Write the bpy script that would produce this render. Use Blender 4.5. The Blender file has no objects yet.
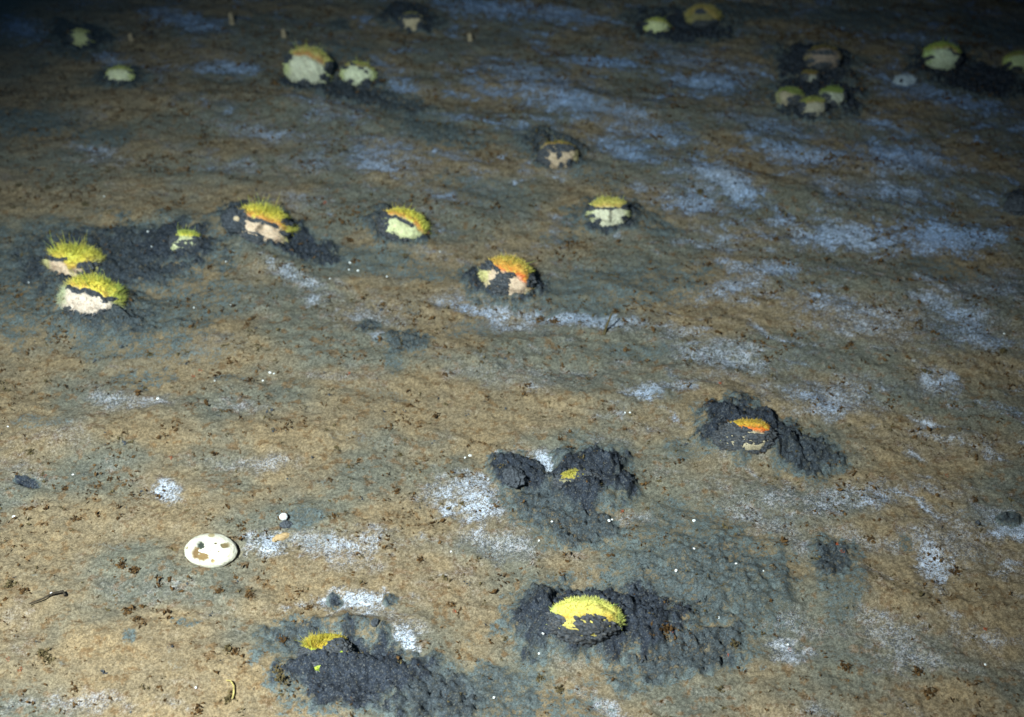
import bpy, math, random
import numpy as np
from mathutils import Vector, Matrix

S = bpy.context.scene
C = S.collection
R = math.radians
rng = np.random.RandomState(7)
random.seed(7)

# ------------------------------------------------------------------ camera
W, H = 1024, 717
FPX = 1300.0
CAM_H = 0.9
PITCH = R(37.8)
cam = bpy.data.cameras.new('camera')
camo = bpy.data.objects.new('camera', cam)
C.objects.link(camo)
camo.location = (0, 0, CAM_H)
camo.rotation_euler = (math.pi / 2 - PITCH, 0, 0)
cam.sensor_width = 36
cam.lens = 36 * FPX / W
cam.clip_start = 0.02
cam.clip_end = 200
cam.dof.use_dof = True
cam.dof.focus_distance = 1.22
cam.dof.aperture_fstop = 5.6
S.camera = camo

# ------------------------------------------------------------------ world: deep water, faint blue light from above
w = bpy.data.worlds.new('World')
S.world = w
w.use_nodes = True
bg = w.node_tree.nodes['Background']
bg.inputs[0].default_value = (0.06, 0.19, 0.42, 1)
bg.inputs[1].default_value = 0.07

# ------------------------------------------------------------------ the diver's lamp, left of the camera
la = bpy.data.lights.new('dive_lamp', 'SPOT')
lo = bpy.data.objects.new('dive_lamp', la)
C.objects.link(lo)
lo.location = (-0.48, -0.02, 1.22)
aim = Vector((-0.20, 0.92, 0.0))
lo.rotation_euler = (aim - Vector(lo.location)).to_track_quat('-Z', 'Y').to_euler()
la.energy = 268
la.color = (1.0, 0.93, 0.80)
la.spot_size = R(63)
la.spot_blend = 1.0
la.shadow_soft_size = 0.045

S.view_settings.view_transform = 'Standard'
S.view_settings.look = 'None'
S.view_settings.exposure = 0
S.view_settings.gamma = 1
S.cycles.volume_bounces = 0
S.cycles.max_bounces = 5

# ------------------------------------------------------------------ helpers: picture point -> place on the sea bed
CP, SP = math.cos(PITCH), math.sin(PITCH)


def at(px, py, z=0.0):
    a = (px - W / 2) / FPX
    b = (H / 2 - py) / FPX
    d = Vector((a, CP + b * SP, -SP + b * CP))
    t = (z - CAM_H) / d.z
    return Vector((d.x * t, d.y * t, z))


def depth(x, y, z=0.0):
    return y * CP + (CAM_H - z) * SP


def mm_per_px(px, py):
    p = at(px, py)
    return depth(p.x, p.y) / FPX


def jac(px, py):
    """local linear map ground metres -> apparent size, so patches get their true ground size"""
    p = at(px, py); e = 2.0
    q = at(px + e, py); r = at(px, py + e)
    M = np.array([[(q.x - p.x) / e, (r.x - p.x) / e], [(q.y - p.y) / e, (r.y - p.y) / e]])
    return np.array([p.x, p.y]), np.linalg.inv(M)


# ------------------------------------------------------------------ noise
_perm = np.random.RandomState(3).permutation(256)
_perm = np.concatenate([_perm, _perm, _perm])
_gr = np.random.RandomState(4).uniform(0, 2 * math.pi, 256)
_gx, _gy = np.cos(_gr), np.sin(_gr)
_val = np.random.RandomState(5).uniform(-1, 1, 256)


def pn(x, y):
    xi = np.floor(x).astype(np.int64); yi = np.floor(y).astype(np.int64)
    fx = x - xi; fy = y - yi
    xi &= 255; yi &= 255
    u = fx * fx * fx * (fx * (fx * 6 - 15) + 10); v = fy * fy * fy * (fy * (fy * 6 - 15) + 10)

    def g(ix, iy, dx, dy):
        h = _perm[_perm[ix & 255] + (iy & 255)]
        return _gx[h] * dx + _gy[h] * dy
    a = g(xi, yi, fx, fy); b = g(xi + 1, yi, fx - 1, fy)
    c = g(xi, yi + 1, fx, fy - 1); d = g(xi + 1, yi + 1, fx - 1, fy - 1)
    return (a + u * (b - a) + v * ((c + u * (d - c)) - (a + u * (b - a)))) * 1.5


def fbm(x, y, o=4, gain=0.5, lac=2.03):
    s = 0; a = 1; n = 0
    for i in range(o):
        s = s + a * pn(x + 17.3 * i, y - 9.1 * i); n += a
        a *= gain; x = x * lac; y = y * lac
    return s / n


def n3(x, y, z):
    return (pn(x + z * 0.71, y - z * 0.43) + pn(y + 31.7 + x * 0.3, z + 5.1) + pn(z + 11.2, x - 7.7 + y * 0.3)) / 2.0


def sst(a, b, x):
    t = np.clip((x - a) / (b - a), 0, 1)
    return t * t * (3 - 2 * t)


# ------------------------------------------------------------------ what lies where on the bed (px, py, rx, ry, turn, strength)
MUD = [
    (60, 262, 90, 44, 0, .8), (30, 300, 70, 40, 0, .62), (110, 318, 90, 34, 6, .75), (200, 300, 60, 24, 0, .5), (690, 590, 105, 62, -10, .78), (650, 560, 50, 40, 0, .6), (380, 262, 80, 16, 10, .5), (620, 285, 110, 22, -6, .55), (470, 690, 90, 26, 0, .8),
    # dark reduced mud thrown up round the urchins
    (110, 258, 112, 40, -4, 1.0), (175, 245, 50, 24, 0, 1.1), (60, 245, 50, 24, 0, .8), (110, 320, 62, 22, 6, .9), (20, 290, 60, 40, 0, .45),
    (250, 222, 36, 18, 0, 1.0), (300, 244, 40, 17, 18, 1.25), (392, 226, 34, 15, 10, .9), (350, 262, 60, 16, 10, .35),
    (500, 284, 44, 21, 8, 1.15), (590, 300, 80, 16, -6, .55), (640, 270, 60, 14, -6, .35), (612, 214, 42, 17, 0, 1.0), (660, 225, 26, 8, 5, .7),
    (553, 150, 38, 17, 12, .95), (590, 172, 40, 14, 25, .4), (345, 90, 62, 13, 12, 1.0), (400, 104, 40, 12, 14, .9), (440, 135, 50, 13, 12, .75), (330, 55, 50, 14, 0, .6),
    (80, 36, 34, 15, 10, 1.2), (122, 78, 28, 11, 0, 1.0), (22, 122, 48, 14, 4, .7), (100, 135, 36, 10, 4, .55), (70, 52, 24, 7, 10, .8),
    (408, 18, 34, 13, 8, 1.1), (340, 25, 14, 7, 20, .8), (680, 26, 56, 17, 4, 1.25), (815, 66, 42, 22, 8, 1.2), (815, 96, 46, 26, 0, 1.3), (740, 12, 60, 10, 0, .8),
    (975, 78, 60, 18, 10, 1.15), (940, 62, 36, 18, 0, 1.1), (1018, 204, 16, 12, 0, 1.1), (860, 20, 60, 12, 5, .6), (1000, 30, 50, 14, 5, .6),
    (405, 345, 26, 16, 0, .85), (368, 328, 12, 9, 0, .9), (140, 378, 36, 14, 0, .42), (395, 365, 10, 14, 0, .5),
    (742, 430, 48, 27, 6, 1.25), (795, 450, 50, 24, 22, 1.0), (690, 450, 40, 12, 10, .4),
    (520, 476, 32, 18, 20, 1.25), (590, 480, 44, 34, 10, 1.25), (575, 525, 46, 26, 0, .9), (545, 500, 46, 30, 10, .9),
    (600, 622, 92, 40, 0, 1.3), (545, 620, 36, 40, 0, 1.0), (670, 600, 118, 72, -14, .66), (700, 545, 70, 40, 20, .62), (740, 600, 50, 40, 0, .7),
    (690, 655, 90, 24, -14, .9), (830, 560, 26, 24, 20, .95), (840, 590, 26, 34, 10, .5),
    (350, 672, 78, 44, 4, 1.25), (300, 640, 36, 24, 0, .9), (430, 690, 70, 30, 8, .95), (500, 700, 70, 22, 0, .7), (520, 712, 90, 22, 0, .55),
    (28, 481, 12, 4, 14, 1.3), (335, 600, 8, 8, 0, 1.1), (390, 600, 7, 8, 0, .9), (300, 520, 22, 10, 0, .7), (1010, 520, 12, 7, 0, .9),
    (640, 352, 44, 9, 0, .45), (650, 300, 60, 10, 0, .3), (180, 355, 60, 12, 0, .35), (120, 350, 60, 14, 0, .4), (185, 625, 14, 6, 0, .6), (130, 640, 8, 8, 0, .6),
    (905, 545, 6, 10, -30, .6), (40, 425, 40, 8, 0, .35), (470, 330, 30, 12, 0, .4), (545, 700, 60, 14, 0, .5), (800, 350, 40, 8, 0, .3), (560, 236, 30, 8, 0, .4),
    (850, 660, 40, 10, 12, .3), (255, 290, 40, 12, 0, .3), (230, 380, 20, 5, 0, .4), (940, 270, 60, 14, 10, .4), (480, 190, 60, 16, 12, .4),
]
FILM = [  # pale bacterial film
    (180, 20, 34, 9, 10, .9), (222, 68, 34, 7, 2, 1.0), (150, 70, 30, 8, 8, .5), (104, 56, 22, 8, 20, 1.0), (25, 30, 38, 12, 12, .9), (100, 146, 24, 14, 20, .9), (60, 120, 40, 8, 5, .4),
    (260, 132, 36, 8, 4, .6), (378, 168, 17, 6, 2, 1.5), (375, 156, 40, 16, 4, .7), (310, 162, 40, 10, 4, .55), (300, 200, 40, 8, 5, .4), (400, 90, 16, 14, 42, .9), (340, 105, 40, 9, 4, .5), (230, 165, 30, 8, 0, .5),
    (490, 8, 50, 9, 5, 1.0), (560, 14, 40, 7, 5, .9), (600, 61, 30, 5, 4, 1.4), (565, 102, 50, 11, 12, .9), (530, 75, 50, 10, 12, .7), (640, 130, 50, 8, 12, .6), (625, 150, 46, 10, 6, .7),
    (712, 84, 36, 12, 5, .8), (690, 60, 60, 12, 8, .5), (720, 178, 36, 12, 32, 1.1), (805, 155, 44, 9, 6, .9), (700, 190, 34, 9, -8, .7), (770, 125, 50, 9, 8, .6), (905, 160, 50, 16, 8, .8), (960, 100, 46, 10, 12, .9), (930, 90, 50, 12, 12, .7),
    (905, 35, 50, 7, 12, .6), (820, 12, 60, 6, 12, .5), (845, 236, 44, 12, 4, 1.25), (945, 238, 44, 15, 4, 1.1), (780, 220, 12, 6, 0, 1.0), (690, 200, 34, 8, 4, .8), (860, 190, 50, 10, 8, .6),
    (645, 395, 17, 7, 0, 1.2), (500, 308, 44, 10, 5, 1.1), (575, 318, 50, 9, 5, 1.2), (500, 325, 40, 8, 0, .6), (450, 300, 20, 8, 0, .6), (770, 270, 26, 8, 0, .9), (730, 288, 40, 8, -10, .7), (860, 320, 60, 18, 10, .6), (965, 330, 50, 20, 10, .5), (720, 355, 50, 12, 10, .75), (830, 395, 50, 18, 10, .6), (980, 290, 50, 14, 0, .5),
    (370, 320, 36, 14, 0, .7), (380, 340, 10, 6, 0, 1.0), (300, 280, 34, 8, 25, .75), (315, 300, 12, 10, 30, .8), (240, 410, 26, 8, 0, .5), (510, 380, 50, 12, 0, .4), (470, 375, 30, 8, 0, .5),
    (485, 500, 48, 22, 10, 1.1), (535, 465, 34, 9, 5, 1.3), (540, 455, 20, 6, 0, .7), (505, 545, 40, 16, 20, .6), (268, 544, 24, 12, 12, 1.2), (330, 545, 64, 14, 0, .85), (350, 560, 40, 10, 0, .5),
    (352, 600, 42, 11, 0, 1.1), (385, 605, 20, 12, 0, .8), (404, 638, 13, 14, 0, 1.3), (400, 622, 20, 16, 0, .7), (167, 492, 15, 9, 18, 1.0), (255, 465, 40, 8, 0, .5), (60, 440, 50, 16, 0, .45), (30, 480, 26, 10, 0, .5),
    (932, 562, 16, 24, -22, 1.2), (905, 545, 24, 10, 0, .7), (1008, 524, 18, 12, 20, 1.25), (940, 540, 44, 24, 0, .5), (860, 540, 40, 10, 20, .5), (760, 520, 60, 14, 30, .6), (785, 625, 36, 16, 30, .6), (900, 655, 34, 20, 20, .65), (870, 630, 30, 16, 20, .5), (990, 640, 34, 10, 12, .5), (670, 664, 26, 8, 0, .9), (790, 650, 20, 14, 30, .9),
    (604, 708, 24, 10, 30, 1.0), (90, 705, 60, 10, 0, .6), (20, 620, 14, 30, 0, .4), (190, 598, 40, 16, 0, .4), (20, 470, 20, 8, 0, .5), (650, 520, 60, 12, 0, .5), (820, 500, 60, 14, 0, .6), (750, 590, 30, 20, 30, .5), (130, 400, 40, 10, 0, .6), (330, 380, 40, 6, 0, .4),
]
RELIEF = [
    (590, 648, 54, 9, 0, 9), (575, 640, 30, 8, 0, 6), (748, 457, 36, 8, 0, 8), (582, 502, 34, 8, 0, 7), (326, 667, 34, 7, 0, 7), (95, 322, 30, 6, 0, 4),
    (570, 636, 26, 9, 0, 12), (612, 634, 26, 10, 0, 11), (545, 606, 14, 12, 0, 8), (534, 628, 14, 10, 0, 7), (655, 626, 18, 9, 0, 7), (640, 648, 20, 8, -10, 7), (625, 610, 10, 8, 0, 8), (706, 428, 12, 9, 0, 9), (786, 446, 16, 9, 20, 7), (712, 446, 14, 8, 0, 7),
    (748, 452, 26, 7, 0, 7), (556, 488, 12, 9, 0, 8), (614, 478, 14, 12, 0, 9), (590, 500, 24, 9, 0, 9), (560, 520, 16, 8, 0, 6), (510, 462, 10, 7, 0, 6), (325, 668, 22, 8, 0, 6), (365, 672, 18, 8, 0, 6), (300, 676, 16, 8, 0, 5), (392, 676, 20, 8, 0, 6),
    (680, 560, 60, 26, 10, 5), (730, 600, 40, 30, 0, 6), (700, 640, 60, 14, -14, 4), (100, 220, 40, 6, 0, -5), (55, 276, 14, 14, 0, 6), (145, 275, 22, 12, 20, 6), (165, 295, 20, 10, 0, -5), (130, 300, 14, 8, 0, 7), (180, 262, 26, 9, 0, 5),  # (px, py, rx, ry, turn, height in mm)
    (742, 432, 42, 24, 6, 13), (590, 478, 36, 22, 10, 15), (518, 474, 24, 14, 16, 9), (553, 470, 10, 12, 0, -8), (585, 628, 66, 26, 0, 13), (545, 612, 18, 28, 0, 9), (660, 630, 44, 18, -8, 8), (590, 590, 80, 14, 0, -4),
    (350, 650, 50, 8, 0, -13), (385, 652, 20, 7, 0, -9), (345, 668, 56, 18, 0, 7), (350, 625, 50, 10, 0, 9), (300, 655, 20, 22, 0, -5),
    (110, 262, 96, 34, 0, -9), (40, 300, 60, 30, 0, 5), (110, 326, 60, 12, 4, 7), (200, 225, 34, 10, 0, 5), (175, 248, 30, 12, 0, 6), (140, 225, 60, 8, 0, -5),
    (240, 224, 18, 14, 0, 13), (305, 246, 36, 14, 18, -8), (270, 262, 60, 9, 18, 6), (380, 222, 16, 12, 0, 9), (400, 245, 50, 10, 8, 4),
    (500, 290, 46, 12, 6, 6), (480, 262, 20, 12, 0, -5), (600, 290, 90, 14, -5, 4), (590, 214, 14, 8, 0, 6), (636, 216, 14, 8, 0, 6), (612, 226, 34, 6, 0, 4),
    (550, 142, 30, 9, 8, 8), (575, 165, 30, 10, 10, 4), (350, 84, 60, 10, 10, -9), (400, 108, 60, 10, 16, -6), (300, 105, 60, 8, 8, 6), (80, 36, 30, 12, 10, -8), (122, 80, 22, 6, 0, -5),
    (408, 14, 30, 8, 0, 8), (680, 26, 50, 14, 0, -6), (820, 55, 34, 12, 0, 8), (815, 100, 34, 16, 0, 7), (765, 82, 26, 14, 0, -5), (980, 78, 50, 12, 8, -9), (1020, 204, 14, 10, 0, 12),
    (28, 482, 12, 4, 14, -12), (213, 556, 34, 16, 0, -3), (368, 328, 8, 6, 0, -7), (405, 345, 26, 14, 0, -3), (335, 600, 8, 7, 0, -8), (300, 512, 18, 9, 0, 5),
    (720, 590, 70, 50, 0, 5), (825, 562, 20, 16, 0, -5), (650, 400, 160, 20, 0, 6), (250, 340, 200, 18, 4, 6), (160, 430, 200, 30, 0, 7), (500, 350, 120, 16, -5, 5), (150, 660, 160, 40, 0, 6), (900, 600, 120, 30, 10, 6),
    (900, 290, 140, 20, 8, 7), (250, 110, 160, 18, 5, 8), (780, 195, 140, 16, 12, 8), (600, 100, 120, 12, 10, 8),
]


_c = random.Random(3)
for (cx, cy, cw) in [(75, 257, 54), (94, 296, 60), (186, 236, 34), (262, 219, 58), (401, 222, 50), (506, 270, 56), (608, 211, 42), (558, 151, 40), (307, 68, 48), (358, 71, 35), (121, 74, 28), (81, 37, 26), (412, 20, 26), (656, 25, 28), (702, 16, 34), (822, 56, 36), (813, 104, 28), (939, 59, 38), (748, 428, 62), (585, 476, 62), (584, 612, 74)]:
    for q in range(6):
        an = q * 1.05 + _c.uniform(-.3, .3)
        RELIEF.append((cx + math.cos(an) * cw * .56, cy + .18 * cw + math.sin(an) * cw * .34, cw * .17, cw * .11, _c.uniform(-30, 30), _c.uniform(3, 8) * cw / 60))
    MUD.append((cx + 2, cy + .30 * cw, cw * .66, cw * .20, 0, 1.1))


def blobs(X, Y, lst, warp, soft=0.55, mode='max'):
    out = np.zeros_like(X)
    for (px, py, rx, ry, tu, s) in lst:
        c, J = jac(px, py)
        ext = 2.2 * max(abs(np.linalg.inv(J) @ np.array([rx, 0])).max(), abs(np.linalg.inv(J) @ np.array([0, ry])).max()) + 2.2 * np.linalg.norm(np.linalg.inv(J) @ np.array([rx * .7, ry * .7]))
        i0, i1 = np.searchsorted(YS, [c[1] - ext, c[1] + ext]); j0, j1 = np.searchsorted(XS, [c[0] - ext, c[0] + ext])
        if i1 <= i0 or j1 <= j0: continue
        sl = (slice(i0, i1), slice(j0, j1))
        dx = X[sl] - c[0]; dy = Y[sl] - c[1]
        u = J[0, 0] * dx + J[0, 1] * dy; v = J[1, 0] * dx + J[1, 1] * dy
        ct, st = math.cos(R(tu)), math.sin(R(tu))
        a = (u * ct + v * st) / rx; b = (-u * st + v * ct) / ry
        r = np.sqrt(a * a + b * b) + warp[sl]
        if mode == 'max':
            m = (1 - sst(1 - soft, 1 + soft, r)) * s
            out[sl] = np.maximum(out[sl], m)
        else:
            out[sl] += np.exp(-(r * r) * 1.2) * s
    return out


# ------------------------------------------------------------------ materials
def new_mat(name, rough=0.9):
    m = bpy.data.materials.new(name); m.use_nodes = True
    nt = m.node_tree; b = nt.nodes['Principled BSDF']
    b.inputs['Roughness'].default_value = rough
    b.inputs['Specular IOR Level'].default_value = 0.15
    return m, nt, b


def nd(nt, t, **kw):
    n = nt.nodes.new(t)
    for k, v in kw.items(): setattr(n, k, v)
    return n


def link(nt, a, b): nt.links.new(a, b)


def noise(nt, vec, scale, detail=3, rough=0.6, dist=0.0):
    n = nd(nt, 'ShaderNodeTexNoise')
    n.inputs['Scale'].default_value = scale; n.inputs['Detail'].default_value = detail
    n.inputs['Roughness'].default_value = rough; n.inputs['Distortion'].default_value = dist
    link(nt, vec, n.inputs['Vector']); return n.outputs['Fac']


def mrange(nt, v, a, b, c=0.0, d=1.0, smooth=True):
    n = nd(nt, 'ShaderNodeMapRange')
    n.interpolation_type = 'SMOOTHSTEP' if smooth else 'LINEAR'
    n.inputs[1].default_value = a; n.inputs[2].default_value = b; n.inputs[3].default_value = c; n.inputs[4].default_value = d
    link(nt, v, n.inputs[0]); return n.outputs[0]


def math_(nt, op, a, b):
    n = nd(nt, 'ShaderNodeMath', operation=op)
    for i, q in enumerate((a, b)):
        if isinstance(q, (int, float)): n.inputs[i].default_value = q
        else: link(nt, q, n.inputs[i])
    return n.outputs[0]


def mix(nt, f, a, b, mode='MIX'):
    n = nd(nt, 'ShaderNodeMix', data_type='RGBA', blend_type=mode)
    if isinstance(f, (int, float)): n.inputs[0].default_value = f
    else: link(nt, f, n.inputs[0])
    for i, q in ((6, a), (7, b)):
        if isinstance(q, tuple): n.inputs[i].default_value = q + (1,) if len(q) == 3 else q
        else: link(nt, q, n.inputs[i])
    return n.outputs[2]


def attr(nt, name, col=False):
    n = nd(nt, 'ShaderNodeAttribute'); n.attribute_name = name
    return n.outputs['Color'] if col else n.outputs['Fac']


def bed_material():
    m, nt, b = new_mat('seabed_sediment', 0.92)
    vec = nd(nt, 'ShaderNodeTexCoord').outputs['Object']
    mud, film, warm = attr(nt, 'mud'), attr(nt, 'film'), attr(nt, 'warm')
    n_s = noise(nt, vec, 900, 3, 0.7)
    n_f = noise(nt, vec, 330, 4, 0.65)
    n_m = noise(nt, vec, 95, 4, 0.6)
    n_l = noise(nt, vec, 22, 4, 0.6)
    tan = mix(nt, mrange(nt, warm, 0.2, 0.8), (0.175, 0.172, 0.138), (0.276, 0.208, 0.126))
    tan = mix(nt, mrange(nt, n_l, 0.35, 0.65), mix(nt, 1.0, tan, (0.84, 0.88, 0.95), 'MULTIPLY'), tan)
    # brown organic fluff
    fl = mrange(nt, n_m, 0.52, 0.64)
    fl = math_(nt, 'MULTIPLY', fl, 0.75)
    tan = mix(nt, fl, tan, (0.17, 0.10, 0.045))
    # light and dark grains
    g = mrange(nt, n_f, 0.38, 0.62, 0.66, 1.34, False)
    g2 = mrange(nt, n_s, 0.36, 0.64, 0.70, 1.30, False)
    gg = math_(nt, 'MULTIPLY', g, g2)
    comb = nd(nt, 'ShaderNodeCombineXYZ')
    for i in range(3): link(nt, gg, comb.inputs[i])
    tan = mix(nt, 1.0, tan, comb.outputs[0], 'MULTIPLY')
    sp = noise(nt, vec, 620, 2, 0.8)
    tan = mix(nt, mrange(nt, sp, 0.57, 0.70, 0.0, 0.55), tan, (0.40, 0.34, 0.26))
    tan = mix(nt, mrange(nt, sp, 0.42, 0.30, 0.0, 0.55), tan, (0.09, 0.065, 0.04))
    # film: sits in speckles
    fs = math_(nt, 'ADD', film, math_(nt, 'MULTIPLY', math_(nt, 'SUBTRACT', n_f, 0.5), 3.6))
    fs = math_(nt, 'ADD', fs, math_(nt, 'MULTIPLY', math_(nt, 'SUBTRACT', n_s, 0.5), 5.0))
    fs = math_(nt, 'ADD', fs, math_(nt, 'MULTIPLY', math_(nt, 'SUBTRACT', n_m, 0.5), 2.4))
    fk = math_(nt, 'MULTIPLY', mrange(nt, fs, 0.20, 1.45), mrange(nt, film, 0.04, 0.75, 0.0, 0.95))
    fk = math_(nt, 'ADD', fk, mrange(nt, film, 0.10, 1.2, 0.0, 0.12))
    fk = math_(nt, 'MULTIPLY', fk, mrange(nt, math_(nt, 'ADD', n_s, math_(nt, 'MULTIPLY', n_f, 0.6)), 0.66, 0.94, 0.22, 1.0))
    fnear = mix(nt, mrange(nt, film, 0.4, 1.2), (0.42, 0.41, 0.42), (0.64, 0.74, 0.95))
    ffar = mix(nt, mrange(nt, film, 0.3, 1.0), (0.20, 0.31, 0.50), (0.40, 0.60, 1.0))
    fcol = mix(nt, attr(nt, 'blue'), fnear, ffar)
    gap = math_(nt, 'MULTIPLY', mrange(nt, film, 0.22, 0.75, 0.0, 0.85), mrange(nt, sp, 0.53, 0.43))
    tan = mix(nt, gap, tan, (0.055, 0.070, 0.105))
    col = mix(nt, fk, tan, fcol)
    # dark mud
    ms = math_(nt, 'ADD', mud, math_(nt, 'MULTIPLY', math_(nt, 'SUBTRACT', n_f, 0.5), 3.2))
    ms = math_(nt, 'ADD', ms, math_(nt, 'MULTIPLY', math_(nt, 'SUBTRACT', n_m, 0.5), 2.2))
    mk = math_(nt, 'MULTIPLY', mrange(nt, ms, 0.15, 0.74), mrange(nt, mud, 0.12, 0.42))
    mcol = mix(nt, mrange(nt, mud, 0.55, 1.15), (0.088, 0.106, 0.108), (0.026, 0.032, 0.046))
    mcol = mix(nt, mrange(nt, n_m, 0.4, 0.62), mcol, mix(nt, 1.0, mcol, (1.45, 1.5, 1.55), 'MULTIPLY'))
    mcol = mix(nt, 1.0, mcol, comb.outputs[0], 'MULTIPLY')
    mcol = mix(nt, mrange(nt, sp, 0.44, 0.34, 0.0, 0.8), mcol, (0.012, 0.012, 0.014))
    mcol = mix(nt, mrange(nt, sp, 0.56, 0.68, 0.0, 0.7), mcol, (0.20, 0.20, 0.19))
    col = mix(nt, mk, col, mcol)
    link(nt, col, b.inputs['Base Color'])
    bp = nd(nt, 'ShaderNodeBump'); bp.inputs['Strength'].default_value = 0.45; bp.inputs['Distance'].default_value = 0.0022
    hsum = math_(nt, 'ADD', n_f, math_(nt, 'MULTIPLY', n_s, 0.45))
    link(nt, hsum, bp.inputs['Height']); link(nt, bp.outputs[0], b.inputs['Normal'])
    return m


def col_material(name, rough=0.8, grain=700, amt=0.35, sub=0.0, bump=0.5):
    """colour comes from the mesh's own colour attribute, grain from noise"""
    m, nt, b = new_mat(name, rough)
    vec = nd(nt, 'ShaderNodeTexCoord').outputs['Object']
    c = attr(nt, 'tint', True)
    n1 = noise(nt, vec, grain, 4, 0.65)
    g = mrange(nt, n1, 0.38, 0.62, 1 - amt, 1 + amt, False)
    comb = nd(nt, 'ShaderNodeCombineXYZ')
    for i in range(3): link(nt, g, comb.inputs[i])
    link(nt, mix(nt, 1.0, c, comb.outputs[0], 'MULTIPLY'), b.inputs['Base Color'])
    bp = nd(nt, 'ShaderNodeBump'); bp.inputs['Strength'].default_value = bump; bp.inputs['Distance'].default_value = 0.0008
    link(nt, n1, bp.inputs['Height']); link(nt, bp.outputs[0], b.inputs['Normal'])
    return m


def flat_material(name, col, rough=0.8, scale=400, var=0.3, spec=0.2):
    m, nt, b = new_mat(name, rough)
    b.inputs['Specular IOR Level'].default_value = spec
    vec = nd(nt, 'ShaderNodeTexCoord').outputs['Object']
    n1 = noise(nt, vec, scale, 3, 0.6)
    lo_ = tuple(c * (1 - var) for c in col); hi = tuple(min(1, c * (1 + var)) for c in col)
    link(nt, mix(nt, mrange(nt, n1, 0.35, 0.65), lo_, hi), b.inputs['Base Color'])
    return m


M_BED = bed_material()
M_TEST = col_material('urchin_skin', 0.75, 900, 0.30)
M_SPINE = col_material('urchin_spines', 0.65, 300, 0.2, bump=0.0)
M_MUD = col_material('sticky_mud', 0.9, 500, 0.45, bump=0.9)
M_SHELL = col_material('bleached_test', 0.6, 1200, 0.10, bump=0.25)
M_RUST = flat_material('rusty_detritus', (0.105, 0.058, 0.022), var=0.5)
M_OLIVE = flat_material('olive_detritus', (0.11, 0.085, 0.04), var=0.4)
M_RED = flat_material('red_detritus', (0.45, 0.10, 0.035), var=0.3)
M_WHITE = flat_material('white_shell_chip', (0.88, 0.90, 0.92), 0.4, spec=0.5, var=0.08)
M_PALE = flat_material('pale_tube', (0.42, 0.33, 0.22), 0.7)
M_DARK = flat_material('dark_fibre', (0.05, 0.04, 0.03), 0.8)
M_STRAW = flat_material('straw_fibre', (0.50, 0.42, 0.16), 0.6)
M_GREY = flat_material('grey_shell', (0.50, 0.55, 0.62), 0.5, var=0.35)


# ------------------------------------------------------------------ mesh helpers
def mesh_np(name, V, F, mat, smooth=True, col=None):
    me = bpy.data.meshes.new(name)
    V = np.asarray(V, dtype=np.float32); F = np.asarray(F, dtype=np.int32)
    n = F.shape[1]
    me.vertices.add(len(V)); me.vertices.foreach_set('co', V.ravel())
    me.loops.add(F.size); me.loops.foreach_set('vertex_index', F.ravel())
    me.polygons.add(len(F)); me.polygons.foreach_set('loop_start', np.arange(0, F.size, n, dtype=np.int32))
    me.update(calc_edges=True)
    me.polygons.foreach_set('use_smooth', np.full(len(F), smooth)); me.materials.append(mat)
    if col is not None:
        a = me.attributes.new('tint', 'FLOAT_COLOR', 'POINT')
        c = np.ones((len(V), 4), dtype=np.float32); c[:, :3] = np.clip(col, 0, 1)
        a.data.foreach_set('color', c.ravel())
    me.validate()
    return me


def add(name, me, parent=None, loc=(0, 0, 0), rot=(0, 0, 0), scale=(1, 1, 1), **props):
    o = bpy.data.objects.new(name, me); C.objects.link(o)
    o.parent = parent; o.location = loc; o.rotation_euler = rot; o.scale = scale
    for k, v in props.items(): o[k] = v
    return o


def root(name, label, cat, loc, rot=(0, 0, 0), group=None):
    o = add(name, None, None, loc, rot, label=label, category=cat)
    o.empty_display_size = 0.01
    if group: o['group'] = group
    return o


# ------------------------------------------------------------------ the sea bed: one sheet, fine where it is seen, coarse out to where the light dies
def axis(core0, core1, step0, step1, far, growth=1.25):
    v = [core0]
    while v[-1] < core1:
        t = (v[-1] - core0) / (core1 - core0)
        v.append(v[-1] + step0 + (step1 - step0) * t)
    s = step1
    while v[-1] < far:
        s *= growth; v.append(v[-1] + s)
    s = step0; lowv = []
    x = core0
    while x > -far:
        s *= growth; x -= s; lowv.append(x)
    return np.array(lowv[::-1] + v)


XS = axis(-1.02, 1.02, 0.0019, 0.0019, 40)
YS = axis(0.55, 2.55, 0.00165, 0.0042, 40)
X, Y = np.meshgrid(XS, YS)
near = 1 - sst(3.0, 6.0, np.hypot(X, Y - 1.2))

wp1 = fbm(X * 38, Y * 38, 4) * 0.55
wp2 = fbm(X * 34 + 9, Y * 40, 6, 0.72) * 1.15
mud = blobs(X, Y, MUD, wp1 * 1.1 + fbm(X * 160, Y * 160, 2) * 0.25, 0.45)
film = blobs(X, Y, FILM, wp2 * 1.25 + fbm(X * 85, Y * 95, 5, 0.7) * 1.1, 0.95)
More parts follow.
